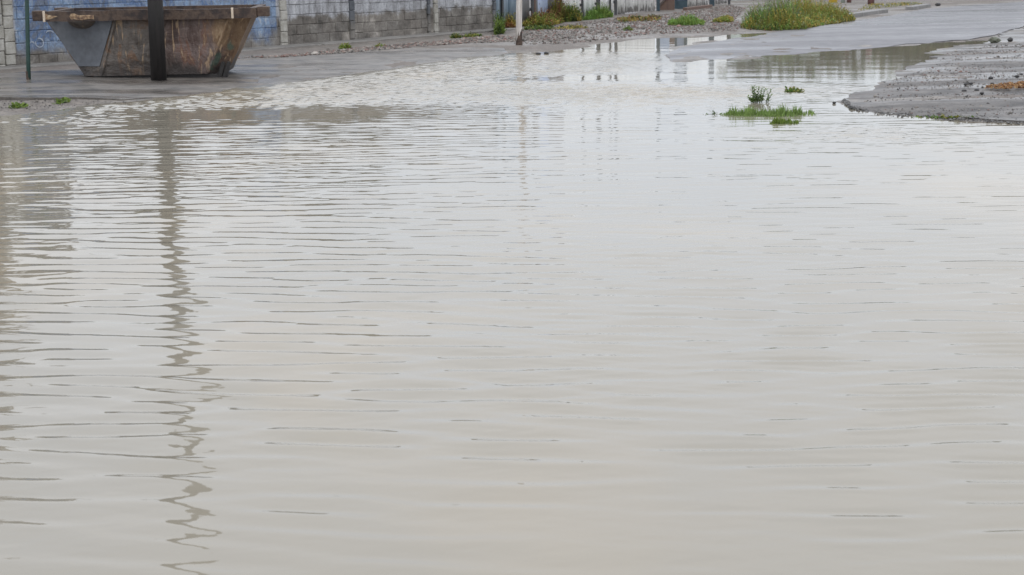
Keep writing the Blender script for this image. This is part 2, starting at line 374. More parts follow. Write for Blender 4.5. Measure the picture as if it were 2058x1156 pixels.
for k in range(6):
    for w in (.388, .19):
        bm = bmesh.new(); bmesh.ops.create_cube(bm, size=1)
        for v in bm.verts:
            v.co.x *= w; v.co.y *= TH; v.co.z *= .188
            v.co += Vector((random.uniform(-.004,.004), random.uniform(-.003,.003), random.uniform(-.004,.004)))
        bmesh.ops.bevel(bm, geom=bm.edges[:], offset=.008, segments=1, affect='EDGES')
        me = bpy.data.meshes.new('block'); bm.to_mesh(me); bm.free(); me.materials.append(BLOCK); variants.append((w, me))
breaks = sorted(ws(p[0]) for p in pil); segs = []
last = 0.0
offs = [-.03, -.02, .02, .045, .0, .03, .01, .0]
for i, s in enumerate(breaks + [wlen+.02]):
    if s-last > .5: segs.append((last, s, offs[i % 8]))
    last = s
NC = 9; up = MB(); nblk = 0
for (s0, s1, off) in segs:
    for r in range(NC):
        x = s0 + (0 if r % 2 else -.2)
        while x < s1:
            a, b = max(x, s0)+.006, min(x+BL, s1)-.006; x += BL
            if b-a < .06: continue
            w = b-a; z = off + r*CH + .1
            if r < 6 and proj(A.lerp(B, b/wlen))[0] > -40:
                base = random.choice([q for q in variants if (q[0] > .3) == (w > .25)])
                o = link('block', base[1], None, wall, ((a+b)/2, TH/2 + random.uniform(-.006,.006), z), (0, 0, random.uniform(-.006,.006)))
                o.scale.x = w/base[0]; nblk += 1
            else: up.box((a, random.uniform(-.004,.004), z-.094), (b, TH, z+.094))
o = up.build('upper_block', BLOCK, wall, bevel=.006); o['kind'] = 'stuff'
MB().box((0, .012, -.15), (wlen, TH-.012, NC*CH-.01)).build('mortar_core', BLOCK, wall)
cp = MB(); x = 0
while x < wlen: cp.box((x+.004, -.03, NC*CH+.05), (min(x+.9, wlen)-.004, TH+.03, NC*CH+.11)); x += .9
cp.build('coping', PILM, wall, bevel=.006)['kind'] = 'stuff'
for px, wd, mm in pil:
    s = ws(px); ww_ = wd*.0098
    mb = MB(); zz = -.1
    while zz < 1.9:
        hh = random.uniform(.17, .23); j = random.uniform(-.008, .008)
        mb.box((s-ww_/2+j, -.035+random.uniform(-.008,.008), zz), (s+ww_/2+j, TH+.02, zz+hh-.008)); zz += hh
    mb.build('pilaster', mm, wall, bevel=.01)
# faded white paint curls on the blue panel
PAINT = simple('faded_white_paint', [(.2,.24,.3), (.36,.39,.43)], 9, .9)
def wallxy(px, py):
    s = ws(px); y = (A.lerp(B, s/wlen)); q = onY(px, py, y.y); return s, q.z
def stroke(pts, wdt=.011):
    v = []; f = []
    for i, (s, z) in enumerate(pts):
        a = pts[max(i-1,0)]; b = pts[min(i+1,len(pts)-1)]; tx, tz = b[0]-a[0], b[1]-a[1]; l = math.hypot(tx, tz) or 1
        w = wdt*random.uniform(.6, 1.2); v += [(s-tz/l*w, -.012, z+tx/l*w), (s+tz/l*w, -.012, z-tx/l*w)]
    for i in range(len(pts)-1): f.append((2*i, 2*i+1, 2*i+3, 2*i+2))
    return v, f
pv = []; pf = []
for cx, cy, rx, ry, a0, a1_ in ((82,86,8,9,-200,100), (67,90,5,6,20,200), (104,66,7,4,0,180)):
    p = []
    for k in range(12):
        an = R(a0+(a1_-a0)*k/11); p.append(wallxy(cx+rx*math.cos(an), cy-ry*math.sin(an)))
    v, f = stroke(p); o0 = len(pv); pv += v; pf += [tuple(i+o0 for i in q) for q in f]
link('paint_scrawl', pymesh('paint_scrawl', pv, pf), PAINT, wall)
# concrete footing strip in front of the wall
FOOT = simple('footing_concrete', [(.08,.074,.066), (.135,.125,.112), (.2,.187,.17)], 3, .8, b=.5)
ft = MB(); x = 0
while x < wlen-.1:
    l = random.uniform(1.6, 2.4); d0 = .62+random.uniform(-.04,.04)
    ft.box((x+.004, -d0, -.06), (min(x+l, wlen)-.004, -.002, .075+random.uniform(-.008,.008))); x += l
o = ft.build('concrete_footing', FOOT, None, bevel=.015, loc=A, rot=(0, 0, wang)); tag(o, 'pale concrete footing strip along the foot of the block wall', kind='structure')

# ------------------------------------------------------------------ rusty skip
m, t, bs = newmat('rusty_skip_steel'); co = coords(t, 'obj'); st = noise(t, coords(t, 'obj', (2.6, 2.6, 1.0)), 1.9, 7, .7, .9); pt = noise(t, co, 2.6, 6, .66, .4)
sx_ = t.nodes.new('ShaderNodeSeparateXYZ'); t.links.new(co, sx_.inputs[0])
grey = ramp(t, st, [(.28, (.028,.021,.017)), (.42, (.07,.056,.046)), (.52, (.105,.09,.077)), (.62, (.12,.065,.035)), (.75, (.3,.22,.14))])
red = ramp(t, st, [(.28, (.022,.013,.011)), (.42, (.07,.042,.034)), (.53, (.125,.09,.078)), (.62, (.12,.055,.035)), (.76, (.3,.22,.14))])
tan = ramp(t, st, [(.28, (.05,.026,.014)), (.45, (.13,.075,.04)), (.6, (.19,.12,.065)), (.75, (.36,.27,.17))])
c = mixc(t, mrange(t, maths(t, 'ADD', sx_.outputs['X'], maths(t, 'MULTIPLY', maths(t, 'SUBTRACT', pt, .5), .8)), -.1, .25), grey, red)
c = mixc(t, mrange(t, maths(t, 'ADD', sx_.outputs['X'], maths(t, 'MULTIPLY', maths(t, 'SUBTRACT', st, .5), .9)), .72, 1.0), c, tan)
sc_ = noise(t, coords(t, 'obj', (9, 9, .9)), 1.6, 3, .5, 1.2)
c = mixc(t, mrange(t, sc_, .60, .68, 0, .75), c, (.34,.235,.14))
c = mixc(t, mrange(t, maths(t, 'ADD', sx_.outputs['Z'], maths(t, 'MULTIPLY', maths(t, 'SUBTRACT', pt, .5), .9)), .05, .3, .92, 0), c, (.03,.024,.021))  # dark lower band, deepened in colour to paint the contact shadow
c = mixc(t, mrange(t, noise(t, co, 2.1, 4), .64, .7, 0, .7), c, (.035,.075,.055))
t.links.new(c, bs.inputs['Base Color']); bs.inputs['Roughness'].default_value = .55; bump(t, bs, pt, .8, .08); RUST = m
RIMM = simple('rusted_rim_steel', [(.009,.005,.004), (.03,.016,.011), (.075,.048,.032), (.035,.017,.011)], 7, .65, b=.5)
PEEL = simple('peeling_rim_paint', [(.045,.026,.018), (.13,.075,.045), (.3,.2,.11), (.42,.33,.22)], 13, .7, b=.5, kind='obj', spread=(.34,.62))
GREYST = simple('grey_steel', [(.055,.058,.066), (.085,.092,.104), (.115,.122,.135)], 1.6, .5, b=.2)
CREAM = simple('cream_plate', [(.42,.34,.25), (.6,.5,.4)], 8, .6)
sk0 = at(310, 158, .07); sk0.y += .31; sk0.z = .06
Y0 = sk0.y
def sk(px, py, dy=0):
    p = onY(px, py, Y0+dy); return (p.x-sk0.x, dy, p.z-sk0.z)
skip = empty('skip', sk0, R(4), label='rusty open steel waste skip with sloping ends standing before the blue wall', cat='skip')
DP = 1.75
def ringp(l):
    f_ = [(x, y, z) for x, y, z in l]; bk = [(x, DP-y, z) for x, y, z in l[::-1]]; return f_ + bk
zt = sk(300, 28)[2]; zb = .035
def X(px, dy=0): return sk(px, 100, dy)[0]
top = ringp([(X(100,.5), .5, zt), (X(240,.02), .02, zt), (X(466,.02), .02, zt), (X(517,.34), .34, zt)])
def coplanar(a, b, c, x, z):
    n = (Vector(b)-Vector(a)).cross(Vector(c)-Vector(a)); return a[1] - (n.x*(x-a[0])+n.z*(z-a[2]))/n.y
fb = .09; gl = (X(203,fb), fb, zb); gr = (X(414,fb), fb, zb); xl_, xr_ = X(176,.35), X(454,.25)
yl_, yr_ = coplanar(top[0], top[1], gl, xl_, zb), coplanar(top[3], top[2], gr, xr_, zb)
bot = ringp([(xl_, yl_, zb), gl, gr, (xr_, yr_, zb)])
v = []; f = []
LV = 6
for k in range(LV+1):
    q = k/LV
    for i, (a, b) in enumerate(zip(bot, top)):
        p = Vector(a).lerp(Vector(b), q); j = .012 if 0 < k < LV else 0
        v.append(tuple(p + Vector((random.uniform(-j, j), random.uniform(-j, j), 0))))
for k in range(LV):
    for i in range(8): a = k*8+i; b = k*8+(i+1) % 8; f.append((a, b, b+8, a+8))
f.append(tuple(range(8))[::-1])
n0 = len(v)
for q in (0.05, 1.0):
    for a, b in zip(bot, top):
        p = Vector(a).lerp(Vector(b), q); c_ = Vector(((X(104)+X(516))/2, DP/2, p.z)); p = p + (c_-p).normalized()*.05; v.append(tuple(p))
for i in range(8): a = n0+i; b = n0+(i+1) % 8; f.append((b, a, a+8, b+8)); f.append((LV*8+i, LV*8+(i+1) % 8, b+8, a+8))
f.append(tuple(n0+i for i in range(8)))
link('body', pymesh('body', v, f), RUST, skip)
# plate on the left sloping face, ribs, rim, lugs
def plate(name, quad, th, m, parent=skip, sub=None):
    q = [Vector(p) for p in quad]; n = (q[1]-q[0]).cross(q[3]-q[0]).normalized()
    if n.y > 0: n = -n
    v = [tuple(p+n*.004) for p in q] + [tuple(p+n*(.004+th)) for p in q]; k = len(q)
    f = [tuple(range(k))[::-1], tuple(range(k, 2*k))] + [(i, (i+1) % k, (i+1) % k+k, i+k) for i in range(k)]
    me = pymesh(name, v, f); bm = bmesh.new(); bm.from_mesh(me); bmesh.ops.recalc_face_normals(bm, faces=bm.faces[:]); bm.to_mesh(me); bm.free()
    return link(name, me, m, parent)
Lq = lambda a, b, q: Vector(a).lerp(Vector(b), q)
e0, e1 = bot[0], top[0]; g0, g1 = bot[1], top[1]
o = plate('face_plate', [Lq(Lq(e0,e1,.16), Lq(g0,g1,.16), .05), Lq(Lq(e0,e1,.16), Lq(g0,g1,.16), .85), Lq(Lq(e0,e1,.9), Lq(g0,g1,.9), .97), Lq(Lq(e0,e1,.9), Lq(g0,g1,.9), .02)], .012, GREYST); o['label'] = 'smooth grey steel plate on the left sloping face'
for (a0, a1_) in ((g0, g1), (bot[2], top[2])):
    MB().tube([tuple(Lq(a0, a1_, q)+Vector((0,-.008,0))) for q in (.03,.3,.6,.97)], .022, 6).build('edge_weld', RUST, skip)
for px in (300, 345, 392):
    pass
# fold lip (dented flap) under the rim, left
fl = []; ff = []
for i in range(9):
    q = i/8; px = 122+72*q; sag = math.sin(math.pi*q)**.7
    for j in range(4):
        r = j/3; py = 37+24*sag*r; bulge = .09*math.sin(math.pi*min(1, r*1.05))*sag
        fx = Lq(e1, g1, (px-104)/136); base_y = fx.y + (.10*(r*sag))
        p = sk(px, py, 0); fl.append((p[0]+.02, base_y-.16-bulge*1.3, p[2]))
for i in range(8):
    for j in range(3): a = i*4+j; ff.append((a, a+4, a+5, a+1))
link('dented_flap', pymesh('dented_flap', fl, ff, True), RUST, skip)
zr0, zr1 = sk(300, 39.5)[2], sk(300, 19)[2]
xr0, xr1 = X(99), X(518)
mb = MB(); nsg = 18; i0 = 0
for k in range(nsg+1):                                                  # front rim beam, knocked about over the years
    x = xr0+(xr1-xr0)*k/nsg; jy, jz = random.uniform(-.012,.008), random.uniform(-.012,.008)
    mb.v += [(x, -.07+jy, zr0+jz*.6), (x, -.07+jy, zr1+jz), (x, .03, zr1+jz), (x, .03, zr0+jz*.6)]
    if k:
        for j in range(4): a = (k-1)*4; mb.f.append((a+j, a+4+j, a+4+(j+1) % 4, a+(j+1) % 4))
mb.f += [(0,1,2,3), (nsg*4+3, nsg*4+2, nsg*4+1, nsg*4)]
mb.box((xr0, DP-.03, zr0), (xr1, DP+.07, zr1)); mb.box((xr0, .032, zr0+.003), (xr0+.1, DP-.032, zr1-.003)); mb.box((xr1-.1, .032, zr0+.003), (xr1, DP-.032, zr1-.003))
link_rim = mb.build('rim', RIMM, skip)
v = []; f = []                                                          # ragged sheet of flaking paint on the rim
for k in range(13):
    x = xr0+.02+(X(194)-xr0)*k/12
    v += [(x, -.076, zr0+.012+random.uniform(0,.02)), (x, -.079, (zr0+zr1)/2), (x, -.076, zr1-.02-random.uniform(0,.03)-.03*(k/12)**2)]
for k in range(12):
    for j in range(2): a = k*3+j; f.append((a, a+3, a+4, a+1))
o = link('peeling_paint', pymesh('peeling_paint', v, f), PEEL, skip); o['label'] = 'flaking cream and orange paint on the left of the rim'
for px in (97, 468): MB().box((X(px), -.1, zr0-.004), (X(px+4.5), -.072, zr1+.004)).build('rim_gusset', CREAM, skip, bevel=.004)
for (pa, pb) in ((75, 98), (518.6, 543)):
    xa, xb = X(pa), X(pb)
    for y in ((-.05, DP-.2) if pa < 300 else (-.05,)): MB().box((xa, y, zr0+.012), (xb, y+.25, zr1+.01)).build('lifting_lug', RIMM, skip, bevel=.008)
BLACKST = simple('black_steel', [(.012,.011,.011), (.03,.026,.024)], 6, .6)
for px in (441, 452): MB().tube([(X(px-4,.16), .16, -.06), (X(px+7,.14), .14, .2)], [.045,.03], 7).build('skid_foot', BLACKST, skip)
MB().box((X(190,.2), .14, -.06), (X(440,.2), 1.4, zb-.002)).build('skid_shadow', BLACKST, skip)  # black skid slab, also painting the shadow line beneath the body

# ------------------------------------------------------------------ poles and posts
POLEM = simple('creosoted_wood', [(.005,.004,.004), (.011,.009,.008), (.02,.015,.014)], 4, .65, (8,8,.6), b=.6)
p0 = at(319, 156.5); p0.z = .02
def pole(name, label, cat, px0, py0, ptop, height, r0, r1, m, z0=0, zg=0, n=14, group=None, wob=.05, seg=9):
    b = at(px0, py0, zg); tp = onY(ptop, 0, b.y); tp_dir = (tp-b)/(tp.z-b.z)
    o = empty(name, (b.x, b.y, max(z0, zg)), 0, label=label, cat=cat, group=group)
    pts = [tuple(tp_dir*(height*k/(seg-1))+Vector((0,0,-.1 if k == 0 else 0))) for k in range(seg)]
    MB().tube(pts, [r0+(r1-r0)*k/(seg-1) for k in range(seg)], n, wob).build('shaft', m, o, smooth=True)
    return o, tp_dir
o, dr = pole('utility_pole', 'thick black wooden utility pole standing in front of the rusty skip', 'utility pole', 319, 158.5, 311.5, 8.4, .112, .095, POLEM, zg=.07)
MB().tube([tuple(dr*8.39), tuple(dr*8.43)], [.1,.085], 12).build('pole_cap', GREYST, o)
PALE = simple('pale_weathered_wood', [(.34,.30,.26), (.50,.46,.42), (.6,.56,.52)], 3, .75, (9,9,.7), b=.5)
o, dr = pole('utility_pole', 'slim pale weathered pole with dark foot at the water edge before the weeds', 'utility pole', 1042.5, 94, 1043.5, 2.5, .062, .052, PALE)
MB().tube([(.0,0,-.05), (.01,-.005,.12), (.028,-.012,.34)], [.07,.068,.045], 9, .3).build('stained_foot', RIMM, o)
GREENP = simple('dark_green_paint', [(.012,.035,.028), (.02,.055,.045)], 6, .45, b=.2)
pole('sign_post', 'thin dark green steel post left of the skip', 'post', 57.5, 163, 54, 2.3, .03, .028, GREENP, zg=.07, n=10, wob=0)
bs_ = bpy.data.objects.get('sign_post')
MB().tube([(0,0,-.05),(0,0,.14)], [.033,.031], 10).build('rusted_base', RIMM, bs_)
REDW = simple('reddish_post_wood', [(.06,.025,.02), (.13,.06,.05)], 5, .7, (6,6,.8))
pole('wooden_post', 'short red brown wooden post behind the right end of the tall weeds', 'post', 1706.5, 9, 1706.5, 1.5, .075, .07, REDW, n=8)
pole('wooden_post', 'red brown wooden post standing alone on the bank right of the weeds', 'post', 1750.5, 12.5, 1750.5, 1.6, .11, .1, REDW, n=8)
GREYG = simple('grey_green_post', [(.16,.18,.15), (.25,.27,.23)], 5, .7)
pole('wooden_post', 'pale grey green post between the yellow bucket and the red brown post', 'post', 1694, 9, 1694, 1.2, .07, .07, GREYG, n=8)
# yellow bucket
YEL = simple('yellow_plastic', [(.55,.36,.03), (.65,.45,.05)], 4, .4, b=.1)
b = at(1674, 8.5); o = empty('bucket', (b.x, b.y, .03), 0, label='small yellow bucket standing behind the tall weeds', cat='bucket')
prof = [(.12,0), (.14,.02), (.155,.2), (.165,.34), (.178,.345), (.175,.36), (.16,.36), (.14,.03)]
v = []; f = []
for r, z in prof:
    for k in range(16): v.append((r*math.cos(k*math.pi/8), r*math.sin(k*math.pi/8), z))
for j in range(len(prof)-1):
    for k in range(16): f.append((j*16+k, j*16+(k+1)%16, (j+1)*16+(k+1)%16, (j+1)*16+k))
f.append(tuple(range(16))[::-1]); f.append(tuple(range((len(prof)-1)*16, len(prof)*16)))
link('tub', pymesh('tub', v, f, True), YEL, o)
MB().tube([(.175*math.cos(a), -.02-.1*math.sin(a), .33-.02*math.sin(a)) for a in [k*math.pi/8 for k in range(9)]], .006, 6).build('handle', BLACKST, o)

# ------------------------------------------------------------------ sheet fence
F0, F1, F2 = at(1004, 60), at(1234, 34), at(1464, 12)
for q in (F0, F1, F2): q.z = .03
fence = empty('sheet_fence', F0, 0, label='patched fence of white and blue corrugated sheets between dark posts', cat='fence')
def fpt(px):
    if px < 1234: return F0.lerp(F1, on_line(px, F0, F1)), (F1-F0).normalized()
    return F1.lerp(F2, on_line(px, F1, F2)), (F2-F1).normalized()
def sheetmat(name, cols, grime):
    m, t, bs = newmat(name); co = coords(t, 'pos', (4,4,.5)); n = noise(t, co, 1.6, 5, .6)
    c = ramp(t, n, [(.3, cols[0]), (.65, cols[1])])
    sp = t.nodes.new('ShaderNodeSeparateXYZ'); g = t.nodes.new('ShaderNodeNewGeometry'); t.links.new(g.outputs['Position'], sp.inputs[0])
    nz = noise(t, coords(t, 'pos', (5,5,1.3)), 2.2, 5, .7)
    gm = mrange(t, maths(t, 'SUBTRACT', sp.outputs['Z'], maths(t, 'MULTIPLY', maths(t, 'SUBTRACT', nz, .42), 1.5)), .0, .12, grime, 0)
    c = mixc(t, gm, c, (.10,.09,.08)); t.links.new(c, bs.inputs['Base Color']); bs.inputs['Roughness'].default_value = .55
    return m
WHT = sheetmat('white_painted_sheet', ((.72,.72,.70), (.84,.84,.83)), .7)
WHT2 = sheetmat('off_white_sheet', ((.62,.62,.59), (.8,.79,.765)), .75)
BLU = sheetmat('blue_grey_sheet', ((.10,.15,.2), (.3,.36,.42)), .3)
LBL = sheetmat('pale_blue_sheet', ((.3,.36,.5), (.45,.52,.66)), .3)
GRY = sheetmat('grey_sheet', ((.12,.12,.125), (.24,.235,.24)), .5)
BRN = sheetmat('brown_sheet', ((.08,.06,.055), (.15,.12,.11)), .3)
DARKP = simple('dark_fence_post', [(.03,.032,.034), (.07,.07,.07)], 6, .7, (6,6,.7))
TEAL = simple('dark_teal_paint', [(.012,.03,.042), (.03,.055,.07)], 6, .5)
WOODB = simple('brown_board', [(.07,.04,.03), (.15,.095,.07)], 4, .75, (6,6,.8))
fv = [(992,1024,BLU,1.9),(1024,1046,BLU,2.0),(1046,1064,GRY,1.95),(1072,1080,GRY,2.0),(1080.5,1101,LBL,1.9),(1101,1116,GRY,1.9),(1116,1131,BRN,1.95),(1131,1147,WHT,2.05),(1147,1165,WHT,2.0),
 (1168.5,1182,WHT,2.05),(1182,1195,WHT,2.0),(1202,1222,WHT,2.05),(1223,1231,WHT,2.0),(1237,1256,WHT2,2.05),(1256.4,1276,WHT2,2.0),(1276.5,1296,WHT2,2.05),(1296.4,1316,WHT2,2.02),
 (1382,1398,WHT2,2.0),(1399.5,1410,WHT2,1.9),(1411.5,1422,WHT,2.0),(1433,1447,WHT,2.0),(1447.4,1461,WHT,1.95)]
for a, b, mm, hh in fv:
    pa, dr = fpt(a); pb, _ = fpt(b); L = (pb-pa).length; nn = max(8, int(L/.076*4)); nrm = Vector((dr.y, -dr.x, 0))
    v = []; f = []; hh -= .12; zb_ = random.uniform(.0, .05)
    rg = 14 if mm is WHT2 else 2
    for k in range(nn+1):
        p = pa.lerp(pb, k/nn) - F0; off = nrm*(.018*math.sin(2*math.pi*k/4) + random.uniform(-.002,.002))
        jb = random.uniform(0, .05)
        for z in (zb_+jb, .9, hh+random.uniform(-.01,.01)): v.append((p.x+off.x, p.y+off.y, z))
    for k in range(nn):
        for j in range(2): f.append((k*3+j, (k+1)*3+j, (k+1)*3+j+1, k*3+j+1))
    me = pymesh('sheet', v, f, True); o = link('sheet', me, mm, fence)
    sm = o.modifiers.new('s', 'SOLIDIFY'); sm.thickness = .003
for px, wd, mm, hh in ((1066,5,DARKP,2.1),(1070.5,3,WOODB,1.9),(1166.5,3,DARKP,2.15),(1196.5,2.6,DARKP,2.15),(1200,2.8,DARKP,2.1),(1222.5,1.4,DARKP,2.1),(1233.5,4.5,DARKP,2.2),(1319,5.5,TEAL,2.2),(1427,9,TEAL,2.15),(1462,3,DARKP,2.0),(1005.5,4,DARKP,2.1)):
    p, dr = fpt(px); w = wd/FPX*p.y/2; q = p-F0
    a = math.atan2(dr.y, dr.x)
    MB().box((-w, -.05, -.1), (w, .05, hh)).build('post', mm, fence, bevel=.008, loc=(q.x+dr.y*.06, q.y-dr.x*.06, 0), rot=(0, 0, a*.3))
for z in (.35, 1.6):
    for (Pa, Pb) in ((F0, F1), (F1, fpt(1316)[0])):
        dv = Pb-Pa; MB().box((0, .03, z), (dv.length, .08, z+.07)).build('rail', DARKP, fence, loc=Pa-F0, rot=(0, 0, math.atan2(dv.y, dv.x)))
# gap in the fence: leaning brown board, brace and a dark door leaf
p, dr = fpt(1338); ga = math.atan2(dr.y, dr.x)
LBS = simple('pale_blue_board', [(.2,.26,.36), (.45,.5,.58)], 5, .6)
gap = empty('lean_to_panel', (p.x, p.y-.1, .03), 0, label='brown braced board leaning in the fence gap beside the dark door', cat='panel')
hw = 17/FPX*p.y
MB().box((-hw, 0, 0.02), (hw, .03, 1.1)).build('board', WOODB, gap, bevel=.004)
MB().box((-hw*.95, -.02, .5), (hw*.4, -.002, 1.3)).build('blue_patch', LBS, gap, bevel=.004)
MB().tube([(-hw*.9,-.05,.18), (hw*.95,-.05,.72)], .055, 4).build('brace', BRN, gap)
p, dr = fpt(1368)
dl = empty('door_leaf', (p.x, p.y-.12, .03), 0, label='dark blue framed door leaf standing in the white fence', cat='door')
hw = 12.5/FPX*p.y
for a, b in (((-hw,0,0),(-hw+.07,.06,2)), ((hw-.1,0,0),(hw,.06,2)), ((-hw+.07,.002,0),(hw-.1,.058,.3)), ((-hw+.07,.002,1.88),(hw-.1,.058,2))):
    MB().box(a, b).build('frame_bar', TEAL, dl, bevel=.004)
MB().box((-hw+.07,.02,.3),(hw-.1,.04,1.88)).build('leaf_panel', simple('blue_grey_panel', [(.12,.15,.2), (.26,.3,.36)], 6, .5), dl)
# low plank lying at the foot of the right end of the fence
pa, pb = at(1380, 25.5), at(1432, 19); dv = pb-pa
tag(MB().box((0,0,.03),(dv.length,.12,.15)).build('timber', WOODB, None, bevel=.01, loc=(pa.x,pa.y,0), rot=(0,0,math.atan2(dv.y,dv.x))), 'brown timber lying along the foot of the white fence by the door', 'timber')

# ------------------------------------------------------------------ kerb pieces beyond the weeds
KERB = simple('kerb_concrete', [(.12,.115,.11), (.24,.23,.22)], 4, .8)
for (a, b, lb) in (((1716,40),(1786,29.5),'grey concrete kerb at the right end of the tall weeds'), ((1836,24.5),(1872,18.5),'short far grey kerb piece at the road edge beyond the lone post')):
    pa, pb = at(*a), at(*b); dv = pb-pa; mb = MB(); x = 0
    while x < dv.length-.1: mb.box((x+.005, random.uniform(0,.02), -.03), (min(x+.9, dv.length)-.005, .24, .16)); x += .9
    tag(mb.build('kerb', KERB, None, bevel=.015, loc=(pa.x, pa.y, 0), rot=(0, 0, math.atan2(dv.y, dv.x))), lb, kind='structure')

# ------------------------------------------------------------------ plants
def in_poly(pts, n):
    P = np.array(pts); lo, hi = P.min(0), P.max(0); out_ = []
    while len(out_) < n:
        q = rng.uniform(lo, hi, (n*3, 2)); k = sdist(q[:,0], q[:,1], P) < 0; out_ += list(map(tuple, q[k]))
    return out_[:n]
def blades(name, label, cat, base, h, width, pal, lean=.35, group=None, zoff=-.02, hfun=None, leafy=0, kind=None, poly=None):
    c = np.mean(base, 0); v = []; f = []; col = []
    zs = land([b[0] for b in base], [b[1] for b in base])
    BA = np.array(base); sz_ = max(BA.std(0).max(), .02); clump = sines(BA[:,0]*2, BA[:,1], min(.55/sz_, 4), 40+len(base)%17, 5)
    edge = np.ones(len(base))
    if poly is not None: e_ = -sdist(BA[:,0], BA[:,1], np.array(poly)); edge = np.clip(.35+.75*e_/(np.percentile(e_, 75)+1e-6), .35, 1.1)
    for ib, ((bx_, by_), bz_) in enumerate(zip(base, zs)):
        cl = clump[ib]; hh = h*random.uniform(.45, 1.1)*(hfun(bx_, by_) if hfun else 1)*edge[ib]*(.8+.35*cl); a = random.uniform(0, 6.283); ln = hh*lean*random.uniform(.2, 1.5)
        w = width*random.uniform(.6, 1.3); a2 = random.uniform(0, 3.14); dx, dy = math.cos(a2)*w, math.sin(a2)*w
        ip = min(len(pal)-1, max(0, int((.5+.32*cl)*len(pal)+random.uniform(-.6,.6)))) if random.random() < .7 else random.randrange(len(pal)); ct = pal[ip]; sh = random.uniform(.75, 1.35); ct = (ct[0]*sh, ct[1]*sh, ct[2]*sh, 1)
        px_, py_, pz_ = bx_-c[0], by_-c[1], max(bz_, -.03)+zoff
        i = len(v); lx, ly = math.cos(a)*ln, math.sin(a)*ln
        v += [(px_-dx/2, py_-dy/2, pz_), (px_+dx/2, py_+dy/2, pz_), (px_+lx*.3-dx/2, py_+ly*.3-dy/2, pz_+hh*.55), (px_+lx*.3+dx/2, py_+ly*.3+dy/2, pz_+hh*.55), (px_+lx, py_+ly, pz_+hh)]
        f += [(i, i+1, i+3, i+2), (i+2, i+3, i+4)]; col += [ct]*5
        for k in range(leafy):
            q = random.uniform(.25, 1); sx, sy, sz = px_+lx*q*q, py_+ly*q*q, pz_+hh*q; an = random.uniform(0, 6.283); l = random.uniform(.6, 1.3)*.05
            ex, ey, ez = math.cos(an)*l, math.sin(an)*l, random.uniform(-.2,.9)*l; i = len(v); wx_, wy_ = -math.sin(an)*l*.3, math.cos(an)*l*.3
            v += [(sx, sy, sz), (sx+ex*.5+wx_, sy+ey*.5+wy_, sz+ez*.6), (sx+ex, sy+ey, sz+ez), (sx+ex*.5-wx_, sy+ey*.5-wy_, sz+ez*.6)]
            f.append((i, i+1, i+2, i+3)); s2 = random.uniform(.8, 1.25); col += [(ct[0]*s2, ct[1]*s2, ct[2]*s2, 1)]*4
    me = pymesh(name, v, f); at_ = me.color_attributes.new('tint', 'FLOAT_COLOR', 'POINT'); at_.data.foreach_set('color', np.array(col, np.float32).ravel())
    o = link(name, me, LEAF, None, (c[0], c[1], 0)); return tag(o, label, cat, group, kind)
G1 = (.085,.14,.03,3); G2 = (.14,.19,.04,3); OL = (.17,.165,.04,3); YE = (.28,.22,.055,2); BR = (.17,.085,.04,2); LG = (.13,.225,.05,3); DK = (.05,.075,.025,2); GY = (.15,.17,.09,2)
def wp(*p): return world_poly(p)
def weeds(pts, n, h, w, pal, label, name='weed_patch', cat='weeds', **k): return blades(name, label, cat, in_poly(wp(*pts), n), h, w, pal, poly=wp(*pts), **k)
big = [(1486,60),(1540,64),(1620,62),(1652,56),(1718,47),(1712,38),(1690,34),(1640,30),(1580,34),(1530,46)]
weeds(big, 6000, .56, .016, [G1, G2, OL, YE, LG, GY], 'large lush patch of tall green and yellow weeds at the road edge', leafy=4, hfun=lambda x, y: .75+.4*math.sin(x*2.1+y*.7)+.15*math.sin(x*7))
weeds([(1492,62),(1540,64.5),(1640,59),(1640,54),(1540,58)], 500, .16, .03, [BR, DK, OL], 'low dark weeds along the kerbside foot of the large lush patch', leafy=2)
weeds([(1010,61),(1037,60),(1037,52),(1012,54)], 600, .3, .02, [BR, (.25,.14,.03,3), YE, OL], 'orange brown weeds between the wall end and the slim pale pole', leafy=5)
weeds([(1050,58),(1108,57),(1135,49),(1080,50),(1050,52)], 1500, .3, .02, [OL, YE, G2, BR], 'olive weeds along the blue fence right of the slim pale pole', leafy=5)
weeds([(1096,50),(1136,49),(1136,44),(1100,45)], 700, .62, .02, [BR, (.13,.06,.035,4), OL], 'tall red brown weeds against the brown fence sheet', leafy=6)
weeds([(1122,50),(1168,47),(1170,42),(1130,44)], 900, .42, .02, [OL, YE, DK, G2], 'olive brown weeds in front of the white fence left of the green tuft', leafy=5)
weeds([(1170,46),(1232,39),(1228,36),(1180,40)], 1400, .34, .016, [LG, LG, G1, G2], 'bright green grass tuft at the foot of the white fence', 'grass_tuft', 'grass', leafy=1)
weeds([(994,74),(1014,72),(1012,64),(998,66)], 420, .36, .02, [G1, G2, DK], 'green weed clump at the right end of the block wall', leafy=5)
weeds([(1052,65),(1112,64),(1112,60),(1056,61)], 500, .09, .02, [OL, G1, DK], 'low olive weed strip on the gravel right of the slim pale pole', leafy=3)
weeds([(1115,64),(1180,62),(1180,58),(1115,60)], 350, .07, .02, [OL, YE, DK], 'sparse yellowish ground weeds on the gravel below the tall red weeds', leafy=3)
weeds([(1240,50),(1330,46),(1330,38),(1240,41)], 800, .1, .02, [OL, YE, BR, DK], 'straw coloured low weeds in front of the worn white fence', leafy=3)
weeds([(1342,56),(1414,55),(1416,48),(1345,48)], 1300, .19, .016, [G1, G2, LG], 'bright green low grass patch in the middle of the gravel verge', 'grass_tuft', 'grass', leafy=2)
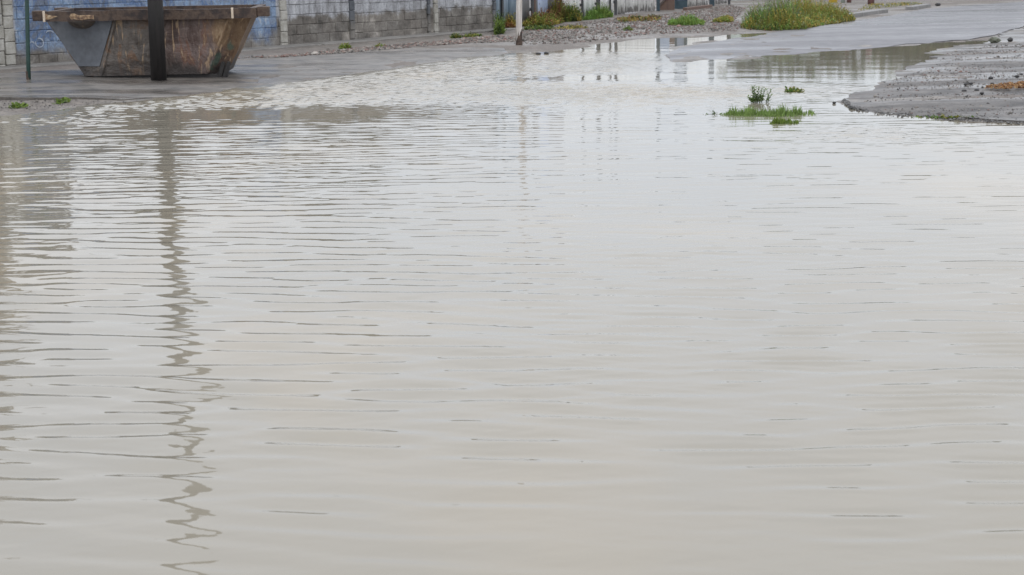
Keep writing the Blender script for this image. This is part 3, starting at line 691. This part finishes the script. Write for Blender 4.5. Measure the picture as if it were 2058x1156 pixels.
weeds([(1430,50),(1474,49),(1472,43),(1440,44)], 500, .14, .018, [OL, G2, YE], 'small olive weed clump left of the large lush patch', leafy=4)
weeds([(1254,65.5),(1270,65.5),(1270,63.5),(1255,63.5)], 160, .09, .015, [OL, G1, DK], 'tiny weed sprout on the gravel near the water edge', leafy=3)
weeds([(1720,27),(1800,17),(1860,12),(1840,8),(1740,14)], 700, .06, .02, [OL, GY, YE], 'sparse low weeds around the lone red brown post', leafy=2)
weeds([(683,103),(706,101),(704,98),(684,99)], 160, .09, .015, [G1, G2, OL], 'small green weed on the footing below the dark wall pilaster', leafy=3)
weeds([(906,82),(926,81),(926,78),(908,79)], 160, .1, .015, [G1, OL, DK], 'small dark green weed on the gravel left of the wall end', leafy=3)
weeds([(930,80),(968,78),(968,75.5),(932,76.5)], 240, .07, .015, [G1, OL, DK], 'flat green weed strip on the footing near the wall end', leafy=3)
weeds([(752,100),(775,98.5),(774,97),(754,98)], 90, .05, .012, [G1, OL], 'tiny flat weed on red rubble below the wall', leafy=3)
weeds([(18,221),(54,219),(52,214),(22,216)], 260, .05, .008, [G1, G2], 'bright green grass tuft on the muddy shore at the left edge', 'grass_tuft', 'grass', leafy=1)
weeds([(112,213),(138,210),(138,206.5),(116,208)], 160, .05, .008, [G1, G2], 'small green grass tuft at the water edge below the skip', 'grass_tuft', 'grass', leafy=1)
# plants standing in the water
weeds([(1448,233),(1520,236),(1600,235),(1640,232),(1636,226),(1560,227),(1455,228)], 1900, .115, .008, [(.13,.2,.055,3), (.17,.24,.07,3), (.15,.22,.06,3)], 'low strip of green grass poking out of the flood', 'grass_strip', 'grass', zoff=.012)
weeds([(1545,250),(1606,249),(1606,244),(1548,245)], 700, .085, .008, [G1, G2, G2], 'short grass fringe in the water just in front of the green strip', 'grass_strip', 'grass', zoff=.012)
weeds([(1418,231),(1446,231),(1446,229),(1420,229)], 24, .08, .005, [DK, G1], 'few thin stalks standing in water left of the green strip', 'sprig', 'plant', zoff=.0, leafy=1)
weeds([(1578,186),(1612,186),(1606,181),(1582,181)], 150, .05, .01, [DK, OL, G1], 'small dark weed clump floating right of the leafy sprig', 'weed_clump', 'plant', zoff=.0, leafy=3, lean=1.2)
c0 = at(1522, 207); pl = empty('leafy_sprig', (c0.x, c0.y, 0), 0, label='leafy green plant with upright stems standing in the flood', cat='plant')
def leafmesh(stems):
    v = []; f = []; col = []
    for (x, y, tx, ty, h, nl, ll) in stems:
        for k in range(nl):
            q = (k+1)/nl; sx, sy, sz = x+tx*q, y+ty*q, h*q; an = k*2.4+random.uniform(-.4,.4); l = ll*random.uniform(.7, 1.2)*(1.1-.4*q)
            ux, uy, uz = math.cos(an)*l, math.sin(an)*l, l*random.uniform(.3, .9); wx_, wy_ = -math.sin(an)*l*.22, math.cos(an)*l*.22; i = len(v)
            v += [(sx,sy,sz), (sx+ux*.5+wx_, sy+uy*.5+wy_, sz+uz*.6), (sx+ux, sy+uy, sz+uz*.8), (sx+ux*.5-wx_, sy+uy*.5-wy_, sz+uz*.6)]; f.append((i,i+1,i+2,i+3))
            s = random.uniform(.7, 1.3); g = random.choice([(.13,.2,.06), (.16,.24,.08), (.17,.22,.09)]); col += [(g[0]*s, g[1]*s, g[2]*s, 1)]*4
    me = pymesh('leaves', v, f); a_ = me.color_attributes.new('tint', 'FLOAT_COLOR', 'POINT'); a_.data.foreach_set('color', np.array(col, np.float32).ravel()); return me
k_ = c0.y/FPX
stems = [((px-1522)*k_, random.uniform(-.04,.04), (tx-px)*k_, random.uniform(-.05,.05), hh*k_, nl, .055) for px, tx, hh, nl in
 ((1516,1511,34,26),(1519,1515,32,24),(1522,1524,31,20),(1526,1531,31,20),(1530,1540,28,18),(1538,1551,27,14),(1541,1549,15,12),(1512,1503,13,16),(1520,1520,16,30),(1526,1528,14,30),(1515,1508,10,24))]
link('leaves', leafmesh(stems), LEAF, pl)
sm_ = MB()
for (x, y, tx, ty, h, nl, ll) in stems: sm_.tube([(x,y,-.05), (x+tx*.5,y+ty*.5,h*.5), (x+tx,y+ty,h)], [.006,.005,.003], 5)
sm_.build('stems', simple('green_stem', [(.06,.09,.03)], 5, .6), pl)

# ------------------------------------------------------------------ stones, gravel and rubble
def stones(name, label, pts, size, pal, kind='stuff', cat=None):
    v = []; f = []; col = []
    O = [(0,0,1),(1,0,0),(0,1,0),(-1,0,0),(0,-1,0),(0,0,-.6)]; T = [(0,1,2),(0,2,3),(0,3,4),(0,4,1),(5,2,1),(5,3,2),(5,4,3),(5,1,4)]
    zs = land([p[0] for p in pts], [p[1] for p in pts])
    for (x, y), z in zip(pts, zs):
        s = size*random.lognormvariate(-.2, .45); a = random.uniform(0, 6.28); i = len(v); h_ = random.uniform(.4, .9); e_ = random.uniform(.6, 1.4)
        for ox, oy, oz in O:
            ox = (ox*e_+random.uniform(-.3,.3))*s; oy = (oy+random.uniform(-.3,.3))*s
            v.append((x+ox*math.cos(a)-oy*math.sin(a), y+ox*math.sin(a)+oy*math.cos(a), z+.01+(oz*h_+.1)*s))
        f += [tuple(i+k for k in q) for q in T]
        c = random.choice(pal); q = random.uniform(.7, 1.3); col += [(c[0]*q, c[1]*q, c[2]*q, 1)]*6
    me = pymesh(name, v, f); a_ = me.color_attributes.new('tint', 'FLOAT_COLOR', 'POINT'); a_.data.foreach_set('color', np.array(col, np.float32).ravel())
    return tag(link(name, me, STONEM), label, cat, kind=kind)
RED = [(.12,.07,.056), (.17,.105,.088), (.10,.072,.062), (.2,.155,.132)]; GR = [(.08,.072,.062), (.125,.112,.097), (.17,.153,.133), (.055,.05,.045), (.235,.21,.185)]
stones('brick_rubble', 'reddish brick rubble and gravel along the foot of the block wall', in_poly(wp((470,123),(600,119),(760,106),(900,94),(1036,88),(1034,79),(1000,76),(900,86),(760,98),(600,114)), 3400), .021, RED+GR)
stones('gravel', 'grey brown gravel verge between the fence and the water', in_poly(wp((1030,92),(1130,92),(1200,84),(1300,73),(1480,66),(1490,56),(1480,40),(1500,22),(1470,14),(1330,34),(1240,42),(1040,66)), 6500), .019, GR[:3]+GR[:2]+RED[:3])
stones('loose_chippings', 'loose grey chippings on the wet broken shoulder', in_poly(wp((1720,222),(1850,233),(2058,244),(2200,250),(2200,95),(2000,92),(1900,110),(1880,135),(1800,160),(1770,185)), 5500), .0095, GR[:3]+[GR[3]]*2+RED[:1])
stones('shore_gravel', 'fine wet gravel on the muddy shore at the left edge', in_poly(wp((-200,236),(0,230),(110,221),(260,206),(200,206),(0,208),(-200,214)), 1000), .008, GR[:2]+[GR[3]])
stones('edge_stones', 'dark broken asphalt lumps along the ragged edge of the shoulder', in_poly(wp((1690,206),(1708,219),(1745,229),(1850,240),(2058,251),(2058,243),(1850,233),(1745,223),(1712,213),(1700,200)), 900), .012, [(.05,.048,.046),(.08,.075,.07),(.12,.115,.11)])
for k, (px, py, s, lb) in enumerate(((1940,178,.035,'dark stone leftmost of the loose stones on the wet shoulder'), (1951,176,.032,'dark pebble just right of the leftmost stone on the shoulder'), (1937,192,.035,'dark stone lowest left on the shoulder, below the leftmost pair'),
   (1964,191,.032,'dark stone left of the orange leaf litter'), (1973,197,.03,'small dark stone below left of the orange leaf litter'), (1991,166,.036,'dark stone above the orange leaf litter'), (1993,176,.028,'small stone just above the left end of the leaf litter'),
   (2043,163,.034,'dark stone above the right end of the leaf litter'), (2052,158,.03,'dark stone nearest the right edge of the photo'), (1677,209,.024,'lone dark stone in the water off the tip of the shoulder'), (1998,88,.11,'mossy grey stone lump at the far puddle edge on the right'),
   (2030,86,.07,'grey stone right of the mossy lump'), (1885,16,.09,'dark rock at the far road edge beyond the kerb'), (338,155.5,.03,'small pale stone at the foot of the thick black pole'), (1082,110,.05,'dark stone in the shallow water right of the slim pale pole'), (1098,109,.05,'second dark stone in the shallows, right of its neighbour'))):
    b = at(px, py); bm = bmesh.new(); bmesh.ops.create_icosphere(bm, subdivisions=2, radius=s*.72)
    for q in bm.verts:
        n_ = 1+.28*math.sin(q.co.x*61+k)*math.cos(q.co.y*53+k*2)+random.uniform(-.06,.06); q.co = Vector((q.co.x*n_*1.25, q.co.y*n_, q.co.z*n_*.75))
    me = bpy.data.meshes.new('stone'); bm.to_mesh(me); bm.free()
    o = link('stone', me, [BLACKST, PILM][px in (338,)] if k != 10 else simple('mossy_stone', [(.05,.06,.035), (.13,.13,.1)], 20, .8), None, (b.x, b.y, max(landz(b.x, b.y), -.01)+.01+s*.35)); tag(o, lb, 'stone', 'loose stones at the water edge')
# orange leaf litter
b = in_poly(wp((1975,190),(2010,193),(2075,190),(2090,178),(2030,178)), 420)
v = []; f = []; col = []; zs = land([p[0] for p in b], [p[1] for p in b])
for (x, y), z in zip(b, zs):
    a = random.uniform(0, 6.28); l = random.uniform(.03, .06); i = len(v); dx, dy = math.cos(a)*l, math.sin(a)*l; z += .035
    v += [(x,y,z), (x+dx*.5-dy*.35,y+dy*.5+dx*.35,z+random.uniform(0,.04)), (x+dx,y+dy,z+random.uniform(0,.03)), (x+dx*.5+dy*.35,y+dy*.5-dx*.35,z+random.uniform(0,.04))]; f.append((i,i+1,i+2,i+3))
    c = random.choice([(.32,.16,.06),(.24,.13,.06),(.38,.25,.13),(.15,.08,.05)]); col += [(*c,1)]*4
me = pymesh('leaf_litter', v, f); a_ = me.color_attributes.new('tint', 'FLOAT_COLOR', 'POINT'); a_.data.foreach_set('color', np.array(col, np.float32).ravel())
tag(link('leaf_litter', me, LEAF), 'orange brown fallen leaves lying on the wet shoulder', kind='stuff')
# mossy fringe at the broken edge of the shoulder
weeds([(1830,236),(1900,239.5),(1960,241),(1960,239),(1900,237),(1830,234)], 420, .03, .012, [DK, G1, OL], 'dark green mossy fringe on the broken shoulder edge', 'moss', 'moss', leafy=1)

# ------------------------------------------------------------------ beyond the top of the picture: what the water mirrors
def leafcloud(n, rx, ry, rz, zc, size, pal, seed):
    r = random.Random(seed); v = []; f = []; col = []
    cl = [(r.gauss(0,.45)*rx, r.gauss(0,.45)*ry, zc+r.uniform(-.8,.8)*rz, r.uniform(.25,.5)) for _ in range(26)]
    for _ in range(n):
        cx, cy, cz, cr_ = r.choice(cl); x = cx+r.gauss(0,.5)*cr_*rx; y = cy+r.gauss(0,.5)*cr_*ry; z = cz+r.gauss(0,.45)*cr_*rz
        a, b_ = r.uniform(0,6.28), r.uniform(-1,1); l = size*r.uniform(.6,1.4); i = len(v)
        u = Vector((math.cos(a), math.sin(a), b_)).normalized()*l; w = Vector((-math.sin(a), math.cos(a), r.uniform(-.6,.6))).normalized()*l*.55
        p = Vector((x,y,z)); v += [tuple(p-u), tuple(p+w), tuple(p+u), tuple(p-w)]; f.append((i,i+1,i+2,i+3))
        c = r.choice(pal); s = r.uniform(.7,1.3); col += [(c[0]*s,c[1]*s,c[2]*s,1)]*4
    me = pymesh('crown', v, f); a_ = me.color_attributes.new('tint', 'FLOAT_COLOR', 'POINT'); a_.data.foreach_set('color', np.array(col, np.float32).ravel()); return me
BARK = simple('bark', [(.05,.04,.03), (.11,.09,.07)], 5, .9, (6,6,1), kind='obj')
def tree(loc, h, r, pal, label, seed, n=3500, size=.16):
    t_ = empty('tree', (loc[0], loc[1], 0), 0, label=label, cat='tree')
    mb = MB(); mb.tube([(0,0,-.2),(.05,0,h*.3),(0,.1,h*.6),(.1,0,h*.85)], [.2,.15,.1,.03], 8)
    for k in range(5):
        a = k*1.3; mb.tube([(0,0,h*(.3+.08*k)), (math.cos(a)*r*.5, math.sin(a)*r*.5, h*(.45+.08*k)), (math.cos(a)*r*.85, math.sin(a)*r*.85, h*(.55+.08*k))], [.07,.05,.02], 6)
    mb.build('trunk', BARK, t_, smooth=True); link('crown', leafcloud(n, r, r, h*.36, h*.66, size, pal, seed), LEAF, t_)
GP = [(.06,.09,.03), (.09,.12,.045), (.05,.07,.03), (.12,.13,.06)]
HW = simple('tan_plaster', [(.12,.085,.055), (.17,.125,.08)], 2, .85); HG = simple('grey_plaster', [(.12,.118,.115), (.18,.176,.17)], 2, .85)
RF = simple('roof_sheet', [(.09,.085,.085), (.16,.15,.15)], 3, .6, (1,6,1)); GL = simple('window_glass', [(.03,.035,.04)], 3, .1, b=0); FRM = simple('window_frame', [(.5,.5,.48)], 3, .6)
def house(c, yaw, L, D, H, G, wm, label):
    h = empty('house', (c[0], c[1], 0), yaw, label=label, cat='house')
    MB().box((-L/2,0,-.1),(L/2,D,H)).build('wall', wm, h)
    v = [(-L/2-.3,-.3,H),(L/2+.3,-.3,H),(L/2+.3,D+.3,H),(-L/2-.3,D+.3,H),(-L/2-.3,D/2,H+G),(L/2+.3,D/2,H+G)]
    link('roof', pymesh('roof', v, [(0,1,5,4),(2,3,4,5),(0,4,3),(1,2,5),(3,2,1,0)]), RF, h)
    for x in (-L*.28, L*.22):
        fr = MB().box((x-.6,-.05,H-1.6),(x+.6,-.003,H-.5)).build('window', FRM, h)
        MB().box((x-.52,-.06,H-1.52),(x+.52,-.052,H-.58)).build('pane', GL, fr)
def behind(px, dy):
    p = A.lerp(B, on_line(px, A, B)); n = Vector((-(B-A).y, (B-A).x, 0)).normalized(); return p + n*dy
q = behind(175, 2.2); house((q.x, q.y), wang, 2.6, 4, 3.7, .8, HG, 'narrow grey house behind the blue part of the block wall')
q = behind(-60, 1.2); house((q.x, q.y), wang, 2.55, 5, 6.4, 1.1, HW, 'tall tan house behind the left end of the block wall')
hd = [(1560,-2),(1700,-6),(1850,-9),(2000,-11),(2200,-16)]
for k, (px, py) in enumerate(hd):
    p = at(px, py); o = empty('bush', (p.x, p.y, 0), 0, label=['broad green bush behind the tall weeds', 'green bush behind the two red brown posts', 'green bush at the far road edge beyond the kerb', 'dark green bush at the far upper right corner', 'green bush past the right edge of the road'][k], cat='bush')
    link('crown', leafcloud(4200, 2.7, 1.2, 1.5, 1.6, .2, GP + [(.14,.12,.07)], 60+k), LEAF, o)
    MB().tube([(0,0,-.1),(0.1,0,.8),(.3,.1,1.8)], [.09,.06,.02], 6).build('trunk', BARK, o)
q = at(1515, 3); q2 = at(1478, 6)
gw = empty('panel_fence', (q2.x, q2.y+1.5, 0), R(12), label='pale green panel fence in the distance right of the white sheets', cat='fence')
PG = simple('pale_green_paint', [(.36,.42,.38), (.5,.55,.5)], 3, .6)
for k in range(4):
    MB().box((k*.9,0,.03),(k*.9+.88,.04,1.9)).build('panel', PG, gw, bevel=.004)
    MB().box((k*.9-.04,-.05,-.1),(k*.9+.03,-.002,2.0)).build('post', DARKP, gw)

for k, (px, h, r_, lb) in enumerate(((420, 2.5, 1.1, 'small dark tree behind the wall above the right half of the skip'), (610, 2.4, 1.1, 'small dark tree behind the wall just left of the dark pilaster'), (745, 2.7, 1.2, 'small dark tree behind the wall right of the dark pilaster'), (905, 2.5, 1.1, 'small dark tree behind the right end of the block wall'))):
    q = behind(px, 1.9); tree((q.x, q.y), h, r_, [(.045,.055,.028), (.07,.075,.04), (.085,.075,.045)], lb, 80+k, 2600, .13)
